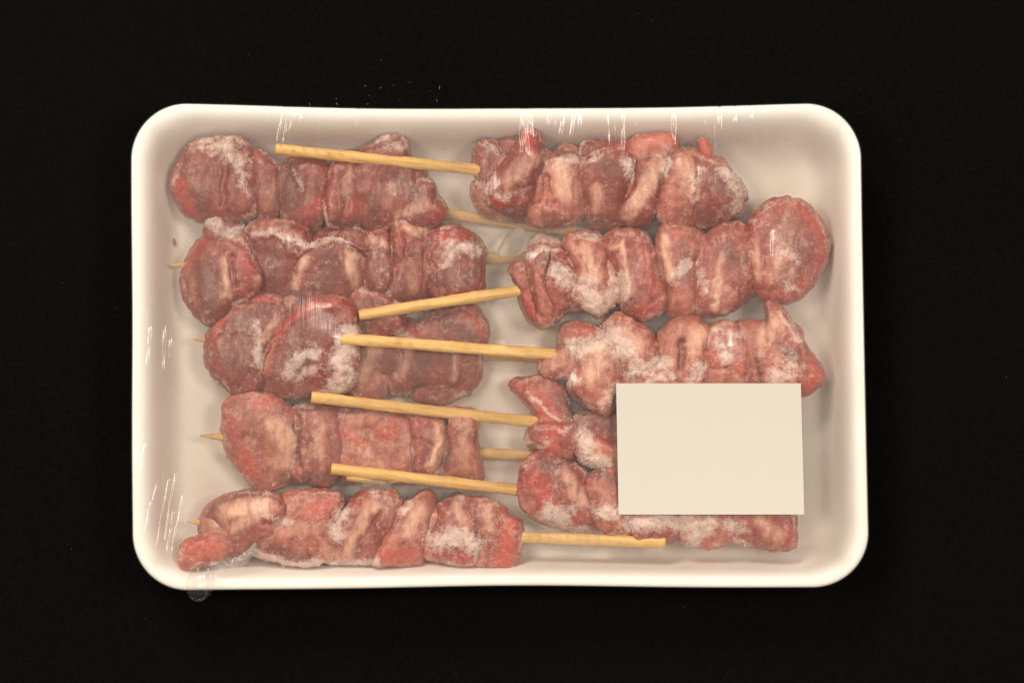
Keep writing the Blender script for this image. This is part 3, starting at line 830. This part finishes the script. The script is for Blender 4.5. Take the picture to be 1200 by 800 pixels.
# signed inside test against the rim
from math import pi
inside = np.zeros((GH, GW), bool)
xa, ya = rim_i[:, 0], rim_i[:, 1]
xb, yb = np.roll(xa, -1), np.roll(ya, -1)
for k in range(len(xa)):
    if ya[k] == yb[k]:
        continue
    cnd = ((ya[k] > gyp) != (yb[k] > gyp)) & (gxp < (xb[k] - xa[k]) * (gyp - ya[k]) / (yb[k] - ya[k]) + xa[k])
    inside ^= cnd
RIMF = 0.0222
z = np.full((GH, GW), RIMF)
z[inside] = np.maximum(obst[inside], 0.019)
for it in range(900):
    w = z.copy()
    w[1:-1, 1:-1] = 0.25 * (z[:-2, 1:-1] + z[2:, 1:-1] + z[1:-1, :-2] + z[1:-1, 2:])
    w[inside] = np.maximum(w[inside], obst[inside])
    w[~inside] = RIMF
    z = w
FZ = z + 0.00022
dw = np.minimum(np.minimum(gxp - 153.5, 1009 + 10 * np.clip((gyp - 121) / 567, 0, 1) - gxp), np.minimum(gyp - 126, 687 - gyp))
wall_z = np.interp(dw, [p_[0] for p_ in prof[9:]], [p_[1] for p_ in prof[9:]])
GAP = np.clip((FZ - np.maximum(obst, wall_z) - 0.0006) / 0.013, 0, 1)
GAP[~inside] = 0.0

def grid(a, px, py):
    u = np.clip((px - GX0) / CELL, 0, GW - 1.001); v = np.clip((py - GY0) / CELL, 0, GH - 1.001)
    i, j = u.astype(int), v.astype(int); fu, fv = u - i, v - j
    return (a[j, i] * (1 - fu) + a[j, i + 1] * fu) * (1 - fv) + (a[j + 1, i] * (1 - fu) + a[j + 1, i + 1] * fu) * fv

WR = []   # film creases: (half width px, height mm, line)
def crease(w, hgt, pts):
    WR.append((w, hgt, pts))
for x0, x1, y1, hh in [(334, 326, 166, .5), (340, 333, 168, .55), (345, 339, 158, .5), (349, 344, 148, .4), (355, 352, 150, .3), (420, 419, 150, .4), (612, 611, 178, .5), (616, 618, 182, .5), (621, 624, 160, .4),
                       (645, 642, 146, .5), (662, 655, 165, .3), (674, 668, 165, .3), (680, 679, 150, .25), (730, 730, 178, .45), (789, 790, 170, .55), (843, 843, 152, .5), (861, 861, 146, .4), (879, 880, 140, .4), (895, 896, 136, .35)]:
    crease(1.6, hh * 0.75, [(x0, 127), (x1, y1)])
for x0, y0, x1, y1, hh in [(198, 562, 184, 640, .5), (206, 555, 194, 632, .5), (215, 580, 202, 648, .5), (177, 588, 170, 625, .4), (170, 520, 163, 560, .3), (193, 382, 191, 432, .4), (176, 384, 172, 430, .35), (200, 396, 199, 420, .3), (186, 560, 176, 600, .3), (203, 600, 196, 650, .4)]:
    crease(1.3, hh * 0.75, [(x0, y0), (x1, y1)])
rw = random.Random(21)
for k in range(46):
    x = rw.uniform(300, 900); ln = rw.uniform(14, 48)
    crease(rw.uniform(1.2, 2.4), rw.uniform(.04, .10), [(x, rw.uniform(128, 136)), (x + rw.uniform(-4, 3), 132 + ln)])
for k in range(26):
    x = rw.uniform(164, 212); y = rw.uniform(330, 600); ln = rw.uniform(25, 80)
    crease(rw.uniform(1.2, 2.2), rw.uniform(.03, .08), [(x, y), (x - rw.uniform(2, 10), y + ln)])
fs = np.r_[np.linspace(1.0, 0.87, 84), np.linspace(0.868, 0.74, 30), np.linspace(0.73, 0.02, 46)]
NSF, NCF = (640, 960), 130
edge = ring_px(2.0, NSF, NCF)
cc = np.array([583.0, 404.0])
rings, gaps = [], []
for ins, zz in [(26, 0.0125), (13, 0.0170), (3, 0.0189), (-1.2, 0.0206), (-0.6, 0.0217)]:
    e = ring_px(ins, NSF, NCF); rings.append(Pn(e[:, 0], e[:, 1], zz)); gaps.append(np.full(len(e), 0.0))
for f in fs:
    e = cc + (edge - cc) * f
    zz = grid(FZ, e[:, 0], e[:, 1])
    for w_, hg, pts in WR:
        d = seg_dist(e[:, 0], e[:, 1], pts) if abs(np.array(pts)[:, 1].mean() - 400) > 0 else 0
        tp = np.clip((e[:, 1] - pts[0][1]) / (pts[1][1] - pts[0][1] + 1e-6), 0, 1)
        zz = zz + hg * MM * np.exp(-(d / w_) ** 2) * (0.25 + 0.75 * np.sin(pi * np.clip(tp * 0.8 + 0.15, 0, 1))) * (0.8 + 0.3 * np.sin(tp * 9 + pts[0][0]))
    rings.append(Pn(e[:, 0], e[:, 1], zz)); gaps.append(grid(GAP, e[:, 0], e[:, 1]))
n = len(edge)
F = []
for k in range(len(rings) - 1):
    a = np.arange(n) + k * n; b = np.roll(np.arange(n), -1) + k * n
    F.append(np.stack([a, b, b + n, a + n], -1))
film_root = empty("cling_film", P(583, 404, 0.0125))
tag(film_root, "clear cling film stretched and creased over the whole tray", "cling film")
fo = mesh_obj("film_sheet", np.concatenate(rings), np.concatenate(F), FILM, film_root)
fattr(fo, "gap", np.concatenate(gaps))

# bunched tail of film at the lower left corner: a small blown loop and the pleat leading to it
u, v = np.meshgrid(np.linspace(0, 2 * pi, 60, endpoint=False), np.linspace(0.0, 1.0, 26))
u, v = u.ravel(), v.ravel()
a = v * pi
lx = 17.0 * np.sin(a) * np.cos(u); ly = 24.0 * -np.cos(a); lz = 0.0034 * np.sin(a) * np.sin(u)
rot = math.radians(14)
qx = 235 + lx * math.cos(rot) - ly * math.sin(rot); qy = 681 + lx * math.sin(rot) + ly * math.cos(rot)
tv = Pn(qx, qy, 0.0262 + lz - 0.00025 * np.clip(qy - 690, 0, 99) + 0.0004 * np.sin(qx / 3.0))
idx = np.arange(26 * 60).reshape(26, 60)
fc = np.stack([idx[:-1].ravel(), np.roll(idx, -1, 1)[:-1].ravel(), np.roll(idx, -1, 1)[1:].ravel(), idx[1:].ravel()], -1)
to = mesh_obj("bunched_tail", tv, fc, FILM2, film_root)
fattr(to, "gap", np.zeros(len(tv)))
pl, pw = [], []
line = [(246, 660), (258, 664), (272, 662), (286, 655), (296, 644), (300, 634)]
ls = np.array(line, float)
tt = np.linspace(0, len(ls) - 1, 50)
cxs = np.interp(tt, np.arange(len(ls)), ls[:, 0]); cys = np.interp(tt, np.arange(len(ls)), ls[:, 1])
tx, ty = np.gradient(cxs), np.gradient(cys); tl = np.hypot(tx, ty); nx_, ny_ = -ty / tl, tx / tl
pv = []
for k in range(9):
    o_ = (k / 8 - 0.5)
    wd = 13 * np.sin(np.clip(tt / tt[-1] * 0.9 + 0.12, 0, 1) * pi) ** 0.6
    X, Y = cxs + nx_ * o_ * wd, cys + ny_ * o_ * wd
    pv.append(Pn(X, Y, grid(FZ, X, Y) + 0.0006 + 0.0007 * np.cos(o_ * pi) + 0.0003 * np.sin(X / 2.3 + 3 * o_)))
pv = np.concatenate(pv)
idx = np.arange(9 * 50).reshape(9, 50)
fc = np.stack([idx[:-1, :-1].ravel(), idx[:-1, 1:].ravel(), idx[1:, 1:].ravel(), idx[1:, :-1].ravel()], -1)
po = mesh_obj("pleat", pv, fc, FILM3, film_root)
fattr(po, "gap", np.zeros(len(pv)))

# ------------------------------------------------------------------ blank label on the film
m, k = 40, 28
q = []
for j in range(k):
    for i in range(m):
        a, b = i / (m - 1), j / (k - 1)
        x = (722 * (1 - a) + 938.5 * a) * (1 - b) + (725 * (1 - a) + 942.5 * a) * b
        y = (449 * (1 - a) + 449 * a) * (1 - b) + 602.5 * b
        q.append((x, y))
q = np.array(q)
zf = grid(FZ, q[:, 0], q[:, 1])
# stiff paper: best plane through the film, lifted to rest on its high points
M = np.stack([q[:, 0] - 830, q[:, 1] - 525, np.ones(len(q)), ((q[:, 0] - 830) / 110) ** 2, ((q[:, 1] - 525) / 77) ** 2], -1)
cf = np.linalg.lstsq(M, zf, rcond=None)[0]
zl = M @ cf
zl = zl + np.max(zf - zl) * 1.0 + 0.00012
print("label lift mm", (zl - zf).max() * 1000, (zl - zf).min() * 1000)
top = Pn(q[:, 0], q[:, 1], zl + 0.00012); bot = Pn(q[:, 0], q[:, 1], zl)
V = np.concatenate([top, bot]); N = m * k
F = []
for j in range(k - 1):
    for i in range(m - 1):
        c = j * m + i
        F.append((c, c + m, c + m + 1, c + 1)); F.append((N + c, N + c + 1, N + c + m + 1, N + c + m))
bd = [i for i in range(m)] + [j * m + m - 1 for j in range(1, k)] + [(k - 1) * m + i for i in range(m - 2, -1, -1)] + [j * m for j in range(k - 2, 0, -1)]
for i in range(len(bd)):
    a, b = bd[i], bd[(i + 1) % len(bd)]
    F.append((a, b, N + b, N + a))
lo = mesh_obj("label_sticker", V, F, PAPER, smooth=False, origin=P(831, 525, float(zl.mean())))
tag(lo, "blank cream rectangular label stuck on the film at lower right", "label")

# ------------------------------------------------------------------ small things
def chip(name, pts, zc, h, mat, label, cat, seed, group=None):
    s = smooth_closed(pts, 6)
    cx, cy = s.mean(0)
    th = np.arctan2(s[:, 1] - cy, s[:, 0] - cx); rr = np.hypot(s[:, 0] - cx, s[:, 1] - cy)
    o = np.argsort(th); th, rr = th[o], rr[o]
    d, f = quadsphere(12)
    t = np.arctan2(-d[:, 1], d[:, 0])
    r = np.interp(t, np.r_[th - 2 * pi, th, th + 2 * pi], np.r_[rr, rr, rr]) * np.hypot(d[:, 0], d[:, 1])
    v = Pn(cx + r * np.cos(t), cy + r * np.sin(t), zc + h * np.sign(d[:, 2]) * np.abs(d[:, 2]) ** 0.7)
    v = v + 0.0002 * np.stack([noise(v, 0.0012, seed + k) for k in range(3)], -1)
    v[:, 2] = np.maximum(v[:, 2], zc - h)
    ob = mesh_obj(name, v, f, mat, origin=P(cx, cy, zc - h))
    tag(ob, label, cat, group)
    return ob
chip("ice_chip", [(583, 296), (590, 280), (602, 268), (613, 267), (614, 281), (608, 298), (592, 301)], 0.0040 + TRAY_FLOOR + 0.003, 0.0042, ICE,
     "clear ice chip beside the second right skewer's first piece", "ice", 5)
chip("ice_chip", [(424, 564), (440, 561), (458, 566), (459, 574), (440, 577), (426, 574)], 0.0165, 0.0016, ICE,
     "clear ice sliver hanging under the splintered stick end", "ice", 6)
chip("meat_crumb", [(199, 277), (204, 279), (207, 285), (203, 290), (200, 285)], 0.0052, 0.0008, MEAT[2],
     "tiny red meat crumb on the tray's left wall", "crumb", 8)

# splinter peeling off the lowest right stick
root = SK[9]["obj"]
sp = root.parent
A, B = np.array([406.0, 556.5]), np.array([470.0, 563.0])
V, F = [], []
for i in range(24):
    t = i / 23
    c = A + (B - A) * t
    w = 2.8 * math.sin(pi * min(1, 0.22 + t * 0.78)) ** 0.5 + 0.3
    zc = 0.0182 - 0.0016 * t + 0.0006 * math.sin(t * 7)
    yo = 1.2 * math.sin(t * pi)
    for dx, dz in ((-w, 0.0), (0, 0.0005), (w, 0.0), (0, -0.0005)):
        V.append(P(c[0], c[1] + yo + 2.2 * (1 - t) + 0.8 + dx, zc + dz))
for i in range(23):
    for j in range(4):
        F.append((i * 4 + j, i * 4 + (j + 1) % 4, i * 4 + 4 + (j + 1) % 4, i * 4 + 4 + j))
F += [(0, 1, 2, 3), (92, 93, 94, 95)]
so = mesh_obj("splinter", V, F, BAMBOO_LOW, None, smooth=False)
so.parent = root
bpy.context.view_layer.update()
so.matrix_parent_inverse = root.matrix_world.inverted()

# lint on the cloth
V, F = [], []
r = random.Random(3)
spots = [(428, 101), (433, 112), (431, 122), (394, 116), (446, 103), (505, 107), (512, 118), (515, 103), (461, 100), (468, 118), (480, 97), (395, 122), (363, 122)]
spots += [(r.uniform(10, 1190), r.uniform(10, 110)) for _ in range(10)] + [(r.uniform(10, 1190), r.uniform(705, 795)) for _ in range(10)] \
       + [(r.uniform(5, 140), r.uniform(100, 700)) for _ in range(5)] + [(r.uniform(1030, 1195), r.uniform(100, 700)) for _ in range(5)]
for i, (x, y) in enumerate(spots):
    s_ = r.uniform(0.5, 1.1) if i < 13 else r.uniform(0.25, 0.6)
    a = r.uniform(0, 3.1)
    ln = r.uniform(1, 2.6)
    for dx, dy, dz in ((-s_ * ln, 0, 0.0002), (0, s_ * .6, 0.0003), (s_ * ln, 0, 0.0002), (0, -s_ * .6, 0.0005)):
        V.append(P(x + dx * math.cos(a) - dy * math.sin(a), y + dx * math.sin(a) + dy * math.cos(a), dz))
    b = i * 4
    F += [(b, b + 1, b + 3), (b + 1, b + 2, b + 3), (b, b + 2, b + 1), (b, b + 3, b + 2)]
tag(mesh_obj("lint", V, F, LINT, smooth=False), "pale specks of lint scattered over the black cloth", "lint", kind="stuff")
